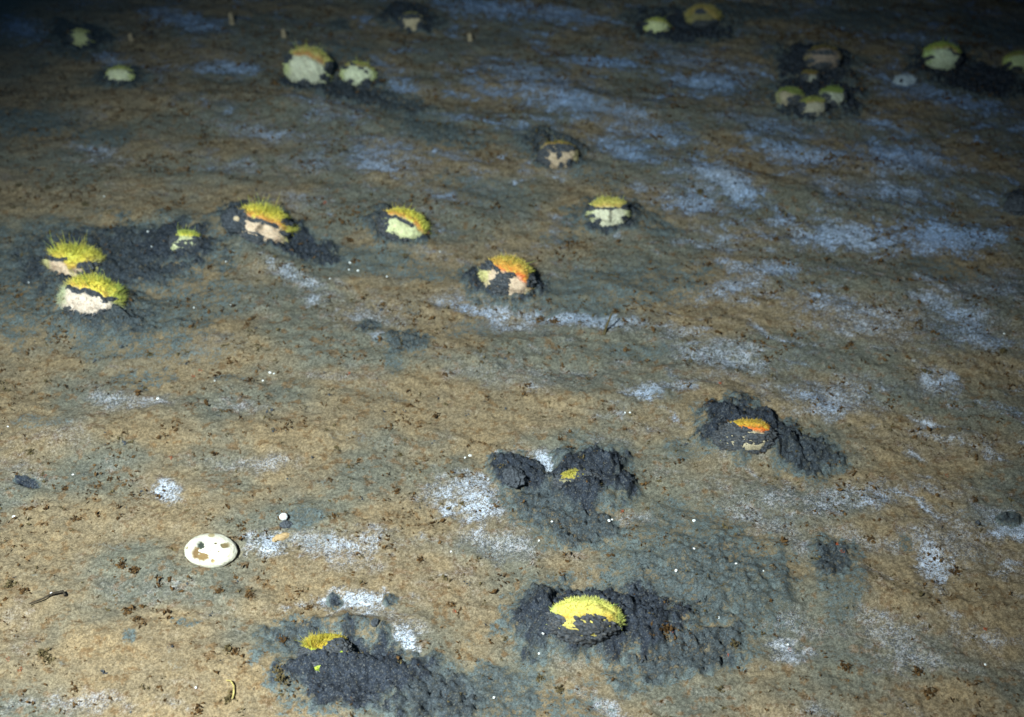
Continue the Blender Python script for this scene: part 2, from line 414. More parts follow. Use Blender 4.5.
# the rest of the bed carries the same sort of patches
ca, sa = math.cos(R(-24)), math.sin(R(-24))
U_ = X * ca + Y * sa; V_ = -X * sa + Y * ca
wu = 0.035 * fbm(X * 9 + 11, Y * 9, 3); wv = 0.035 * fbm(X * 9, Y * 9 + 23, 3)
st = fbm((U_ + wu) * 8 + 3, (V_ + wv) * 17, 6, 0.68)
st2 = fbm((U_ + wu) * 20 + 1, (V_ + wv) * 40, 5, 0.68)
zone = sst(-0.35, 0.35, X + (Y - 1.25) * 0.75)
film = np.maximum(film, (sst(0.02, 0.42, st) * (0.22 + 0.42 * zone) + sst(0.05, 0.5, st2) * (0.26 + 0.42 * zone)))
film = film * 0.90 + 0.12 * zone + 0.22 * sst(-0.2, 0.4, fbm(X * 12, Y * 20 + 70, 4, .6))
film = film * (1 - 0.85 * sst(0.3, 0.75, mud))
seen = ((np.abs(X) < 0.45 * (Y * CP + CAM_H * SP)) & (Y > 0.62) & (Y < 2.3)).astype(float)
mudn = sst(0.28, 0.50, fbm(X * 4.5 + 40, Y * 6 + 7, 5)) * 0.8
mud = np.maximum(mud, mudn * (1 - seen) + mudn * seen * 0.35)
vd = sst(0.15, 0.5, fbm(U_ * 10 + 60, V_ * 24 + 20, 4)) * 0.30
mud = np.maximum(mud, vd)
warm = np.clip(0.56 + 1.15 * fbm(X * 6 + 5, Y * 9, 4) - 0.10 * zone, 0, 1)

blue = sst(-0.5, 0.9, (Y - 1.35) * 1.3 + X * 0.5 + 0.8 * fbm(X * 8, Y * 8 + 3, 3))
Z = 0.006 * fbm(X * 2.2, Y * 3.2, 3) + 0.0045 * fbm(U_ * 9, V_ * 17, 3)
Z += 0.0022 * fbm(X * 48, Y * 48, 3)
fine = fbm(X * 140, Y * 140, 3, 0.65)
Z += near * 0.0015 * fine + near * 0.0005 * pn(X * 240, Y * 240) + 0.0028 * fbm(X * 24, Y * 28, 3)
Z += near * 0.0014 * sst(0.12, 0.5, fbm(X * 75 + 50, Y * 75, 4, 0.65))
rl = blobs(X, Y, RELIEF, wp1 * 0.7, mode='add')
Z += rl * 0.001
lum = np.abs(fbm(X * 62 + 3, Y * 62, 3, 0.6)); lum2 = np.abs(fbm(X * 150, Y * 150 + 8, 2, 0.6))
mm = sst(0.5, 1.05, mud)
Z += mm * (0.017 * (0.30 - lum) + 0.013 * (0.26 - lum2)) * near
Z -= sst(0.3, 0.9, film) * 0.0006
Z = np.where(np.hypot(X, Y) > 6, Z + 0.10 * fbm(X * 0.25, Y * 0.25, 3) * sst(6, 14, np.hypot(X, Y)), Z)


def ground(x, y):
    j = int(np.clip(np.searchsorted(XS, x) - 1, 0, len(XS) - 2)); i = int(np.clip(np.searchsorted(YS, y) - 1, 0, len(YS) - 2))
    fx = (x - XS[j]) / (XS[j + 1] - XS[j]); fy = (y - YS[i]) / (YS[i + 1] - YS[i])
    return float((Z[i, j] * (1 - fx) + Z[i, j + 1] * fx) * (1 - fy) + (Z[i + 1, j] * (1 - fx) + Z[i + 1, j + 1] * fx) * fy)


ny, nx = X.shape
idx = np.arange(ny * nx).reshape(ny, nx)
Fq = np.stack([idx[:-1, :-1], idx[:-1, 1:], idx[1:, 1:], idx[1:, :-1]], -1).reshape(-1, 4)
bed = mesh_np('seabed', np.stack([X, Y, Z], -1).reshape(-1, 3), Fq, M_BED)
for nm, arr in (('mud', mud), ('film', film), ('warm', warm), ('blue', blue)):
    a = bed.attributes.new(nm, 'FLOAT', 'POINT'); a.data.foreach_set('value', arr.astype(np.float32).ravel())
add('seabed', bed, kind='structure')


def on_bed(px, py):
    p = at(px, py)
    for _ in range(3): p = at(px, py, ground(p.x, p.y))
    return p


# ------------------------------------------------------------------ urchins
NU, NV = 128, 76
th = np.linspace(0, 2 * math.pi, NU, endpoint=False); ph = np.linspace(0.02, math.pi - 0.02, NV)
TH, PH = np.meshgrid(th, ph)
DX, DY, DZ = np.sin(PH) * np.cos(TH), np.sin(PH) * np.sin(TH), np.cos(PH)
gi = np.arange(NU * NV).reshape(NV, NU)
SPH_F = np.stack([gi[:-1], gi[1:], np.roll(gi, -1, 1)[1:], np.roll(gi, -1, 1)[:-1]], -1).reshape(-1, 4)


def face_uv(dx, dy, dz, a, b, c):
    s = 0.64 * dy * b + 0.77 * dz * c
    return dx, s / math.hypot(0.64 * b, 0.77 * c)


def poly_dist(u, s, pts):
    d = np.full_like(u, 9.0)
    for (x0, y0), (x1, y1) in zip(pts[:-1], pts[1:]):
        ex, ey = x1 - x0, y1 - y0
        t = np.clip(((u - x0) * ex + (s - y0) * ey) / (ex * ex + ey * ey + 1e-9), 0, 1)
        d = np.minimum(d, np.hypot(u - x0 - t * ex, s - y0 - t * ey))
    return d


YEL = (0.88, 0.76, 0.12); GOLD = (0.84, 0.56, 0.13); ORG = (0.80, 0.34, 0.10); LIME = (0.58, 0.66, 0.14); GRN = (0.22, 0.42, 0.10)
PINK = (0.86, 0.66, 0.50); CREAM = (0.86, 0.80, 0.62); PALEG = (0.76, 0.78, 0.48); WHT = (0.85, 0.84, 0.74); MUDC = (0.075, 0.085, 0.105)


def urchin(px, py, wpx, label, face=PINK, crest=YEL, crest2=ORG, side=LIME, line=((-1, .4), (0, .5), (1, .4)), band=None, bt=0.10,
           grooves=(), covers=(), yaw=0, roll=0, tall=0.78, deep=0.80, lift=0.45, spine=1.0, longs=24, seed=0, tuft=None, dull=1.0):
    r = np.random.RandomState(seed + 100)
    k = mm_per_px(px, py)
    a = wpx * k / 2 * 0.95; b = a * deep; c = a * tall
    p = on_bed(px, py + 0.22 * wpx)
    t = root('sea_urchin', label, 'sea urchin', (p.x, p.y, ground(p.x, p.y)), (0, R(roll), R(yaw)), 'living heart urchins on the sediment')
    cz = c * (lift - 0.08)
    tall *= r.uniform(.84, 1.0); c = a * tall
    ex = []
    for _ in range(5):
        an = r.uniform(R(-205), R(25)); ex.append((math.cos(an) * .92, math.sin(an) * .88, r.uniform(.14, .34), r.uniform(.12, .28)))
    covers = tuple(covers) + tuple(ex)

    def U(dx, dy, dz):
        u, s = face_uv(dx, dy, dz, a, b, c)
        wob = 0.05 * n3(dx * 12, dy * 12, dz * 12 + seed) + 0.08 * n3(dx * 4 + seed, dy * 4, dz * 4)
        return u + wob, s + wob * 0.8

    def regions(dx, dy, dz):
        u, s = U(dx, dy, dz)
        lx = np.array([q[0] for q in line]); ls = np.array([q[1] for q in line])
        l = np.interp(u, lx, ls)
        top = sst(-0.10, 0.12, s - l); back = sst(0.15, 0.5, dy)
        top = np.maximum(top, back)
        n = n3(dx * 6 + seed * 3, dy * 6, dz * 6)
        oc = sst(0.45, 0.02, s - l) * sst(-0.35, 0.25, n + 0.15)      # orange near the groove
        sd = sst(0.62, 0.95, np.abs(u) + 0.12 * n)
        f = np.array(face)[None] * (0.96 + 0.2 * n[..., None])
        cr = np.array(crest)[None] * (1 - oc[..., None]) + np.array(crest2)[None] * oc[..., None]
        far = sst(0.35, 0.9, s - l)[..., None]
        cr = cr * (1 - 0.5 * far) + np.array(side)[None] * 0.5 * far
        col = f * (1 - top[..., None]) + cr * top[..., None]
        col = col * (1 - sd[..., None] * 0.55) + np.array(side)[None] * sd[..., None] * 0.55
        st_ = sst(0.15, 0.75, n3(dx * 8 + seed, dy * 8, dz * 8) + 0.6 * n3(dx * 20, dy * 20, dz * 20))[..., None] * 0.42
        col = col * (1 - st_) + np.array((0.36, 0.27, 0.15))[None] * st_
        mk = np.zeros_like(u)
        if band: mk = np.maximum(mk, sst(bt * 1.25, bt * 0.5, poly_dist(u, s, band) + 0.05 * n3(dx * 14, dy * 14, dz * 14 + seed)) * sst(0.5, 0.2, dy))
        for (cu, cs, cr_, cq) in covers:
            d = np.hypot((u - cu) / cr_, (s - cs) / cq) + 0.30 * n3(dx * 5 + seed, dy * 5 + cu * 9, dz * 5) + 0.12 * n3(dx * 14, dy * 14, dz * 14)
            mk = np.maximum(mk, sst(1.12, 0.85, d) * sst(0.75, 0.45, dy))
        gr = np.zeros_like(u)
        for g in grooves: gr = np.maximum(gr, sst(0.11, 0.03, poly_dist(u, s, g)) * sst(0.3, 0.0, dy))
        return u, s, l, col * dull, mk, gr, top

    def pos(dx, dy, dz, rad=1.0):
        n = n3(dx * 2.4 + seed, dy * 2.4 + 5, dz * 2.4) + 0.4 * n3(dx * 5 + seed, dy * 5, dz * 5)
        sq = 1 + 0.09 * n
        return np.stack([dx * a * sq * rad, dy * b * sq * rad, cz + dz * c * sq * rad], -1)

    dx, dy, dz = DX.ravel(), DY.ravel(), DZ.ravel()
    u, s, l, col, mk, gr, top = regions(dx, dy, dz)
    rad = 1 - 0.12 * gr - 0.05 * sst(0.4, 1, mk) + 0.018 * n3(dx * 12, dy * 12, dz * 12)
    if line is not None: rad = rad - 0.06 * np.exp(-((s - l) / 0.07) ** 2) * (dy < 0.3)
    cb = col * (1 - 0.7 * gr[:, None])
    add('body', mesh_np('urchin_body', pos(dx, dy, dz, rad), SPH_F, M_TEST, col=cb), t)
    # mud lying in the groove and over the shell
    if band or covers:
        lm = n3(dx * 9 + 3, dy * 9, dz * 9 + seed); lm2 = n3(dx * 22, dy * 22 + 4, dz * 22)
        lm3 = n3(dx * 40, dy * 40, dz * 40 + seed)
        radm = 0.94 + mk * (0.075 + 0.13 * lm + 0.09 * lm2 + 0.02 * lm3)
        P = pos(dx, dy, dz, radm)
        keep = mk[SPH_F].max(1) > 0.03
        F = SPH_F[keep]
        used = np.unique(F); remap = -np.ones(len(P), int); remap[used] = np.arange(len(used))
        g3 = lm3[used, None]; mc = np.array(MUDC)[None] * (0.85 + 0.45 * lm[used, None] + 0.4 * g3) + np.array((0.055, 0.040, 0.02))[None] * sst(0.05, 0.6, lm2[used, None] + 0.5 * g3)
        add('mud_crust', mesh_np('mud_crust', P[used], remap[F], M_MUD, col=mc), t)
    # short fur of spines
    nsp = int(np.clip(wpx * 58, 900, 3400))
    q = r.normal(size=(nsp * 2, 3)); q /= np.linalg.norm(q, axis=1)[:, None]
    q = q[(q[:, 1] < 0.75)][:nsp]
    u, s, l, col, mk, gr, top = regions(q[:, 0], q[:, 1], q[:, 2])
    ok = (mk < 0.25) & (gr < 0.5); q = q[ok]; col = col[ok]; top = top[ok]; s = s[ok]; u = u[ok]
    P = pos(q[:, 0], q[:, 1], q[:, 2], 0.985)
    N = np.stack([q[:, 0] / a, q[:, 1] / b, q[:, 2] / c], -1); N /= np.linalg.norm(N, axis=1)[:, None]
    N = N + r.normal(size=N.shape) * 0.36 + np.array([0, -0.05, 0.35])[None] * top[:, None] + np.array([0, 0, -0.25])[None] * (1 - top[:, None])
    N /= np.linalg.norm(N, axis=1)[:, None]
    L = a * spine * (0.10 + 0.05 * top + 0.09 * sst(0.7, 1, np.abs(u))) * r.uniform(0.4, 1.5, len(q)) * (0.75 + 0.5 * sst(-.3, .3, n3(q[:, 0] * 5, q[:, 1] * 5, q[:, 2] * 5 + seed)))
    W0 = np.maximum(0.00022, k * 0.34) * r.uniform(0.7, 1.2, len(q))
    T = np.cross(N, np.array([0.3, 0.5, 0.81])); T /= np.linalg.norm(T, axis=1)[:, None]; B = np.cross(N, T)
    vs = [P + (T * math.cos(x) + B * math.sin(x)) * W0[:, None] for x in (0, 2.09, 4.19)] + [P + N * L[:, None]]
    V = np.stack(vs, 1).reshape(-1, 3); m = len(q); bi = np.arange(m)[:, None] * 4
    F = np.concatenate([bi + np.array([[0, 1, 3]]), bi + np.array([[1, 2, 3]]), bi + np.array([[2, 0, 3]])])
    cc = np.repeat(col * r.uniform(0.55, 1.2, (m, 1)), 4, axis=0); cc[3::4] = cc[3::4] * 1.05 + 0.03 * dull
    add('short_spines', mesh_np('short_spines', V, F, M_SPINE, False, cc), t, kind='stuff')
    # long spines of the tuft, one by one
    if longs:
        tu0, tu1 = tuft or (-0.65, 0.65)
        cl = np.array([side, tuple(0.5 * x + 0.5 * y for x, y in zip(side, crest)), crest])
        mes = []
        for j in range(3):
            seg = 4; rr = max(0.00028, k * 0.34); vv = []; LL = a * 0.62 * spine; bend = 0.22 * (j - 1) * LL
            for i in range(seg):
                f = i / (seg - 1); w_ = rr * (1 - 0.8 * f)
                for x in (0, 2.09, 4.19): vv.append((math.cos(x) * w_ + bend * f * f, math.sin(x) * w_, LL * f))
            ff = []
            for i in range(seg - 1):
                for x in range(3): ff.append((i * 3 + x, i * 3 + (x + 1) % 3, i * 3 + 3 + (x + 1) % 3, i * 3 + 3 + x))
            mes.append(mesh_np('spine', vv, ff, M_SPINE, True, np.tile(cl[j][None] * dull, (len(vv), 1))))
        cnt = 0
        for _ in range(longs * 30):
            if cnt >= longs: break
            uu = r.uniform(tu0, tu1); yy = r.uniform(-0.35, 0.25)
            zz = 1 - uu * uu - yy * yy
            if zz <= 0: continue
            zz = math.sqrt(zz)
            res = regions(np.array([uu]), np.array([yy]), np.array([zz]))
            if res[4][0] > 0.3 or res[6][0] < 0.5: continue
            P0 = pos(np.array([uu]), np.array([yy]), np.array([zz]), 0.98)[0]
            Nn = Vector((uu * 0.75, yy * 0.5, zz)).normalized() + Vector(r.normal(size=3) * 0.24)
            o = add('spine', mes[r.randint(3)], t, P0, Nn.to_track_quat('Z', 'Y').to_euler())
            sc = r.uniform(0.35, 1.25); o.scale = (1, 1, sc); cnt += 1
    return t


arc = lambda y0, y1, y2: ((-1, y0), (0, y1), (1, y2))
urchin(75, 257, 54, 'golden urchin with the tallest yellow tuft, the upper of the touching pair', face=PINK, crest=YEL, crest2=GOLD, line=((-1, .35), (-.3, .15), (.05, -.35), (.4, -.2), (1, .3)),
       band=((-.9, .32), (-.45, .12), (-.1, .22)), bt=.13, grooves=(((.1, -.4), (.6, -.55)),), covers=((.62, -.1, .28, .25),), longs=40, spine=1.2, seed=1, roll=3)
urchin(94, 296, 60, 'pinkish white urchin with a wavy dark mud band, the lower of the touching pair', face=(0.90, .76, .66), crest=YEL, crest2=GOLD, line=((-1, .5), (-.2, .35), (.4, .15), (1, -.25)),
       band=((-.72, .42), (-.4, .22), (0, .34), (.35, .12), (.55, -.12), (.85, .02)), bt=.13, side=GRN, longs=34, seed=2, roll=4)
urchin(186, 236, 34, 'small lime urchin nearly buried in dark mud, right of the touching pair', face=PALEG, crest=LIME, crest2=YEL, covers=((.25, -.35, .75, .55), (-.8, .3, .5, .6), (.8, .1, .4, .5)), longs=10, seed=3, lift=.15)
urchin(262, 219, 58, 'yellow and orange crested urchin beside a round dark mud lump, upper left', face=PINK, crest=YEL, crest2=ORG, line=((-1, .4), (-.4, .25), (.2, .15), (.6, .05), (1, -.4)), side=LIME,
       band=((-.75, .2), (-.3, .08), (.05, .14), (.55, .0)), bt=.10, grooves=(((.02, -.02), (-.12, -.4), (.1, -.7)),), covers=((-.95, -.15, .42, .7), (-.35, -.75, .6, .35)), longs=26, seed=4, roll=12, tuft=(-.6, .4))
urchin(401, 222, 50, 'pale greenish urchin with thin orange crest and mud on its left shoulder', face=(0.80, .82, .50), crest=YEL, crest2=ORG, side=LIME, line=((-1, .5), (0, .38), (.5, .12), (1, -.5)),
       band=((-.85, .25), (-.4, .34), (.05, .2), (.35, .02)), bt=.12, covers=((-.95, -.2, .35, .6), (-.5, -.8, .55, .3)), longs=14, spine=.8, seed=5, roll=14)
urchin(506, 270, 56, 'arched urchin with vivid orange crest and a curled pale lobe at its left', face=PINK, crest=(0.85, .50, .10), crest2=(0.85, .2, .05), side=LIME, line=((-1, .1), (-.3, .15), (.3, .0), (.7, -.35), (1, -.6)),
       band=((-.55, .15), (-.42, -.1), (-.1, -.05), (.05, .02)), bt=.16, covers=((-.28, -.6, .36, .62), (-.95, .35, .32, .3)), longs=16, spine=.7, seed=6, roll=14, tuft=(-.3, .5))
urchin(608, 211, 42, 'small pale urchin with two plump front lobes and straight dark line, above centre', face=(0.82, .80, .62), crest=(0.75, .66, .18), crest2=(0.75, .52, .15), side=(0.45, .5, .12), line=((-1, .25), (0, .18), (1, .25)),
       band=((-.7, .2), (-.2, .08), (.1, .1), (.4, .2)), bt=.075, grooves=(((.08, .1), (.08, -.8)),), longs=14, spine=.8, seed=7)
urchin(558, 151, 40, 'dim mud covered urchin with two small pinkish lobes showing', face=(0.75, .58, .42), crest=(0.45, .36, .08), crest2=(0.5, .30, .10), side=(0.35, .35, .10), line=arc(.6, .62, .5),
       covers=((0, .35, .9, .38), (-.8, -.1, .35, .5), (.05, -.1, .16, .3)), grooves=(((0, .1), (0, -.5)),), longs=6, spine=.6, seed=8, dull=.8)
urchin(307, 68, 48, 'largest far urchin, rounded and greenish white with brown orange cap', face=(0.80, .80, .62), crest=(0.72, .62, .22), crest2=(0.62, .28, .08), side=(0.62, .72, .16), line=((-1, .2), (-.3, .42), (.5, .2), (1, -.2)), tall=.95, lift=.6,
       longs=18, spine=.75, seed=9, roll=14)
urchin(358, 71, 35, 'pale far urchin with dark pits near its top, right of the big rounded one', face=(0.82, .85, .62), crest=(0.55, .55, .16), crest2=(0.45, .28, .10), side=LIME, line=arc(.45, .5, .35), covers=((.12, .3, .22, .18), (.5, .1, .12, .16), (-.35, .62, .25, .14)),
       longs=10, spine=.7, seed=10, roll=8)
urchin(121, 74, 28, 'tiny pale far urchin on a strip of black mud at upper left', face=(0.82, .84, .58), crest=(0.5, .55, .16), crest2=(0.5, .5, .2), side=LIME, line=arc(.5, .5, .5), covers=((-.3, -.75, .35, .3), (.35, -.8, .3, .3)), longs=8, spine=.7, seed=11)
urchin(81, 37, 26, 'lime white urchin lying in the black mud hollow nearest the upper left corner', face=(0.72, .74, .40), crest=(0.62, .64, .26), crest2=(0.6, .6, .3), side=LIME, line=arc(.5, .5, .5), covers=((-.9, -.4, .55, .5), (.8, .5, .5, .5)), longs=0, seed=12, roll=16)
urchin(412, 20, 26, 'small pinkish urchin under a dark mud hood at the top edge', face=(0.75, .62, .42), crest=(0.35, .34, .10), crest2=(0.3, .25, .1), side=(0.4, .38, .12), line=arc(.7, .75, .7), covers=((-.1, .45, .9, .35), (-.8, -.5, .35, .4), (.8, -.4, .3, .4)), longs=0, seed=13, dull=.85)
urchin(656, 25, 28, 'squarish yellow green urchin at the top edge, left of a mud heap', face=(0.74, .76, .42), crest=(0.55, .60, .14), crest2=(0.5, .4, .12), side=LIME, line=arc(.45, .45, .3), longs=6, spine=.6, seed=14, roll=10)
urchin(702, 16, 34, 'dull yellow urchin bent like a hook on the mud heap at the top edge', face=(0.35, .30, .14), crest=(0.58, .44, .14), crest2=(0.5, .35, .12), side=(0.5, .45, .14), line=((-1, .0), (0, .3), (.5, -.1), (1, -.6)), covers=((-.25, .25, .4, .3), (-.1, -.8, .8, .35)), longs=0, seed=15, dull=.9)
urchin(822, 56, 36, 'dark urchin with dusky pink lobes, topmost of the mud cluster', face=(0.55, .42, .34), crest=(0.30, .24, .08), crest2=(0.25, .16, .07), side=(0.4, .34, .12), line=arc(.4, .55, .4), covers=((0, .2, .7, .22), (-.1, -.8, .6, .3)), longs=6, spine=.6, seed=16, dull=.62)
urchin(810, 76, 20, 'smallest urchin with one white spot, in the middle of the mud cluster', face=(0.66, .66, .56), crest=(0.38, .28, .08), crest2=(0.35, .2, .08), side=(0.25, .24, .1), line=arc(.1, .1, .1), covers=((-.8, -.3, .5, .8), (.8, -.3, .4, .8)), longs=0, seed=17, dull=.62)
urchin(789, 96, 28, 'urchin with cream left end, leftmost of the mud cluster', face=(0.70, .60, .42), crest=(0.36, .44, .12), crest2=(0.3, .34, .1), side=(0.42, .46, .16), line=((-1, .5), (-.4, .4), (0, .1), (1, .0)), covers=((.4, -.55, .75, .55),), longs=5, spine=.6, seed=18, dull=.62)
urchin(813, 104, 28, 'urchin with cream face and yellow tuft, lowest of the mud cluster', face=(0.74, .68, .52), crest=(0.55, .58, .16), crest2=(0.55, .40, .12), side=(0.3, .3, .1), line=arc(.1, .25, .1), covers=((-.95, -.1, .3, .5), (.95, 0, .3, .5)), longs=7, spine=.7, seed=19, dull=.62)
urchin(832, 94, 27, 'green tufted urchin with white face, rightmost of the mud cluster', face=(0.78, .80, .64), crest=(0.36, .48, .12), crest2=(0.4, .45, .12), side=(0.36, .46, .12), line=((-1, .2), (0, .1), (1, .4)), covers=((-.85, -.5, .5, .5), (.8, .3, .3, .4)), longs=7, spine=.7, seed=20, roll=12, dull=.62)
urchin(939, 59, 38, 'bright greenish white urchin standing clear at the upper right', face=(0.80, .86, .62), crest=(0.55, .66, .14), crest2=(0.45, .30, .10), side=(0.55, .72, .14), line=((-1, .2), (0, .42), (.6, .1), (1, -.2)), band=((.1, .35), (.35, .1), (.55, .1)), bt=.10, longs=10, spine=.7, seed=21, roll=10, tall=.85, lift=.55)
urchin(1018, 59, 30, 'greenish urchin cut off by the right edge of the picture', face=(0.70, .76, .40), crest=(0.40, .42, .12), crest2=(0.4, .3, .1), side=LIME, line=arc(.3, .45, .3), longs=5, spine=.6, seed=22)
urchin(746, 421, 62, 'mud buried urchin showing one vivid orange patch on its crest, centre right', face=(0.55, .48, .34), crest=(0.62, .42, .06), crest2=(0.95, .20, .03), side=(0.35, .42, .10), line=arc(.3, .5, .3),
       covers=((-.6, .0, .52, .95), (.15, .0, .38, .28), (.9, -.2, .36, .95), (0, -.85, .9, .32), (-.3, .42, .42, .28)), band=((.1, .22), (.5, .2), (.7, 0)), bt=.12, longs=8, spine=.45, seed=23, tuft=(-.1, .5), lift=-.2, tall=.75, deep=.55)
urchin(578, 464, 56, 'wholly mud coated urchin with a thin olive yellow streak, near the centre', face=(0.3, .28, .18), crest=(0.42, .38, .07), crest2=(0.40, .34, .06), side=(0.3, .3, .1), line=arc(.5, .5, .4),
       covers=((.35, -.2, .95, 1.0), (-.9, 0, .38, .9), (.6, .8, .7, .35)), longs=8, spine=.4, seed=24, tuft=(-.5, .1), lift=-.45, deep=.55)
urchin(586, 602, 74, 'bright yellow arched urchin capped over a rough mud heap, bottom centre', face=(0.72, .62, .18), crest=(0.72, .64, .15), crest2=(0.72, .50, .10), side=(0.55, .78, .26), line=((-1, .1), (0, .3), (.6, .2), (1, .0)),
       covers=((.10, -.02, .52, .50), (-.15, -.62, .6, .42), (-.75, -.70, .5, .5), (.6, -.50, .7, .55), (.42, -.1, .5, .34)), longs=14, spine=.5, seed=25, lift=-.25, tall=.85, deep=.5, roll=6)
urchin(326, 644, 54, 'sunken urchin with only a spiny yellow rim and lime spot showing, bottom left of centre', face=(0.42, .55, .07), crest=(0.52, .42, .05), crest2=(0.45, .30, .04), side=(0.40, .46, .08), line=((-1, .35), (-.2, .40), (1, .4)),
       covers=((-.45, -.05, .66, .42), (.75, .5, .72, .5), (-.1, .1, .4, .3), (1.0, -.4, .30, .6), (.0, -.95, .8, .32), (.15, .25, .3, .35)), longs=26, spine=1.0, seed=26, tuft=(-.85, -.1), lift=.05, tall=.6, deep=.95)


# ------------------------------------------------------------------ curled lobes, lumps: parts of dug mud that stand clear are things
def lump_mesh(name, rx, ry, rz, amp, freq, colf, mat, seed=0):
    dx, dy, dz = DX[::2, ::2].ravel(), DY[::2, ::2].ravel(), DZ[::2, ::2].ravel()
    g = np.arange(NU // 2 * (NV // 2)).reshape(NV // 2, NU // 2)
    F = np.stack([g[:-1], g[1:], np.roll(g, -1, 1)[1:], np.roll(g, -1, 1)[:-1]], -1).reshape(-1, 4)
    r_ = 1 + amp * n3(dx * freq + seed, dy * freq, dz * freq) + amp * .5 * n3(dx * freq * 2.6, dy * freq * 2.6 + seed, dz * freq * 2.6)
    V = np.stack([dx * rx * r_, dy * ry * r_, dz * rz * r_], -1)
    return mesh_np(name, V, F, mat, True, colf(dx, dy, dz))


def mudc(dx, dy, dz): return np.array(MUDC)[None] * (1 + 0.5 * n3(dx * 8, dy * 8, dz * 8)[:, None])


def mud_lump(px, py, wpx, label, flat=.75):
    k = mm_per_px(px, py); p = on_bed(px, py + wpx * .15); a = wpx * k / 2
    o = add('mud_lump', lump_mesh('mud_lump', a, a * .8, a * flat, .30, 3.4, mudc, M_MUD, px), None, (p.x, p.y, p.z + a * .2), (0, 0, px), label=label, category='mud lump')
    o['group'] = 'dark mud lumps thrown up by urchins'
    return o, k


o, k = mud_lump(238, 219, 30, 'round dark mud lump with one pale dot, touching the orange crested urchin')
add('pale_dot', lump_mesh('pale_dot', 3 * k, 2 * k, 3 * k, .1, 2, lambda x, y, z: np.tile(np.array([[.75, .6, .42]]), (len(x), 1)), M_SHELL), None)
pd = bpy.context.scene.objects['pale_dot']; pd.parent = o; pd.matrix_parent_inverse = Matrix(); o.rotation_euler = (0, 0, 0); pd.location = (0.1 * 15 * k, -9.5 * k, 8 * k)
mud_lump(514, 475, 26, 'blackish mud lump left of the coated urchin near the centre', .5)
mud_lump(1018, 205, 26, 'dark mud lump cut by the right edge')
mud_lump(375, 622, 9, 'small dark pellet above the sunken urchin at bottom', .9)

# dead white test
k = mm_per_px(212, 550); p = on_bed(212, 556); a = 26 * k


def testcol(dx, dy, dz):
    u, s = face_uv(dx, dy, dz, 1, .88, .46)
    c = np.tile(np.array([[.82, .80, .70]]), (len(dx), 1)).astype(float)
    c *= (0.95 + 0.10 * n3(dx * 5, dy * 5, dz * 5) + 0.10 * n3(dx * 20, dy * 20, dz * 20))[:, None]
    c *= (1 - 0.35 * sst(.35, .8, n3(dx * 13 + 6, dy * 13, dz * 13)))[:, None] ** np.array([[.6, 1, 1.6]])
    for (cu, cs, r1, r2, col) in [(-.34, .38, .15, .19, (.05, .06, .05)), (-.46, -.15, .14, .32, (.20, .13, .06)), (-.15, -.28, .20, .28, (.24, .16, .07)), (.6, .45, .15, .13, (.22, .17, .09)),
                                  (.26, -.5, .07, .12, (.40, .30, .15)), (.24, .55, .05, .05, (.12, .1, .06)), (-.88, .1, .05, .08, (.3, .25, .15)), (-.05, .93, .12, .08, (.5, .42, .25)), (.42, .1, .03, .04, (.3, .25, .15)), (.1, .12, .03, .03, (.35, .3, .2))]:
        m = sst(1.2, .75, np.hypot((u - cu) / (r1 * 1.12), (s - cs) / (r2 * 1.1)) + .40 * n3(dx * 9, dy * 9, dz * 9))
        c = c * (1 - m[:, None]) + np.array(col)[None] * m[:, None]
    low = sst(-.35, -.6, dz)[:, None]
    return c * (1 - low) + np.array([[.45, .38, .25]]) * low


def dead_test():
    n1_, n2_ = 160, 100
    t1 = np.linspace(0, 2 * math.pi, n1_, endpoint=False); p1 = np.linspace(.01, math.pi - .01, n2_)
    A_, B_ = np.meshgrid(t1, p1)
    dx, dy, dz = (np.sin(B_) * np.cos(A_)).ravel(), (np.sin(B_) * np.sin(A_)).ravel(), np.cos(B_).ravel()
    g = np.arange(n1_ * n2_).reshape(n2_, n1_)
    F = np.stack([g[:-1], g[1:], np.roll(g, -1, 1)[1:], np.roll(g, -1, 1)[:-1]], -1).reshape(-1, 4)
    c = testcol(dx, dy, dz); lumi = c.mean(1)
    r_ = 1 + .035 * n3(dx * 2.2 + 4, dy * 2.2, dz * 2.2) + .018 * n3(dx * 6, dy * 6 + 2, dz * 6) + .008 * n3(dx * 22, dy * 22, dz * 22) - .09 * sst(.45, .15, lumi)
    V = np.stack([dx * a * r_, dy * a * .74 * r_, dz * a * .46 * r_], -1)
    return mesh_np('dead_test', V, F, M_SHELL, True, c)


add('urchin_shell', dead_test(), None, (p.x, p.y, p.z + a * .30), (R(6), R(3), R(-4)), label='bleached white empty urchin shell with brown stains and a dark hole, lower left', category='empty shell')

# small pale shell on the far bed
k = mm_per_px(905, 80); p = on_bed(905, 82)
t = root('small_shell', 'pale bluish shell with a dark eye-like hole, left of the far right urchins', 'shell', (p.x, p.y, p.z))
add('shell_dome', lump_mesh('shell_dome', 12 * k, 8 * k, 8 * k, .2, 2.5, lambda x, y, z: np.tile(np.array([[.42, .48, .54]]), (len(x), 1)) * (1 + .35 * n3(x * 6, y * 6, z * 6))[:, None], M_SHELL, 3), t)
add('hole', lump_mesh('hole', 1.8 * k, 1.2 * k, 1.8 * k, .1, 2, lambda x, y, z: np.tile(np.array([[.03, .03, .04]]), (len(x), 1)), M_MUD), t, (-6 * k, -6.4 * k, 4.5 * k))


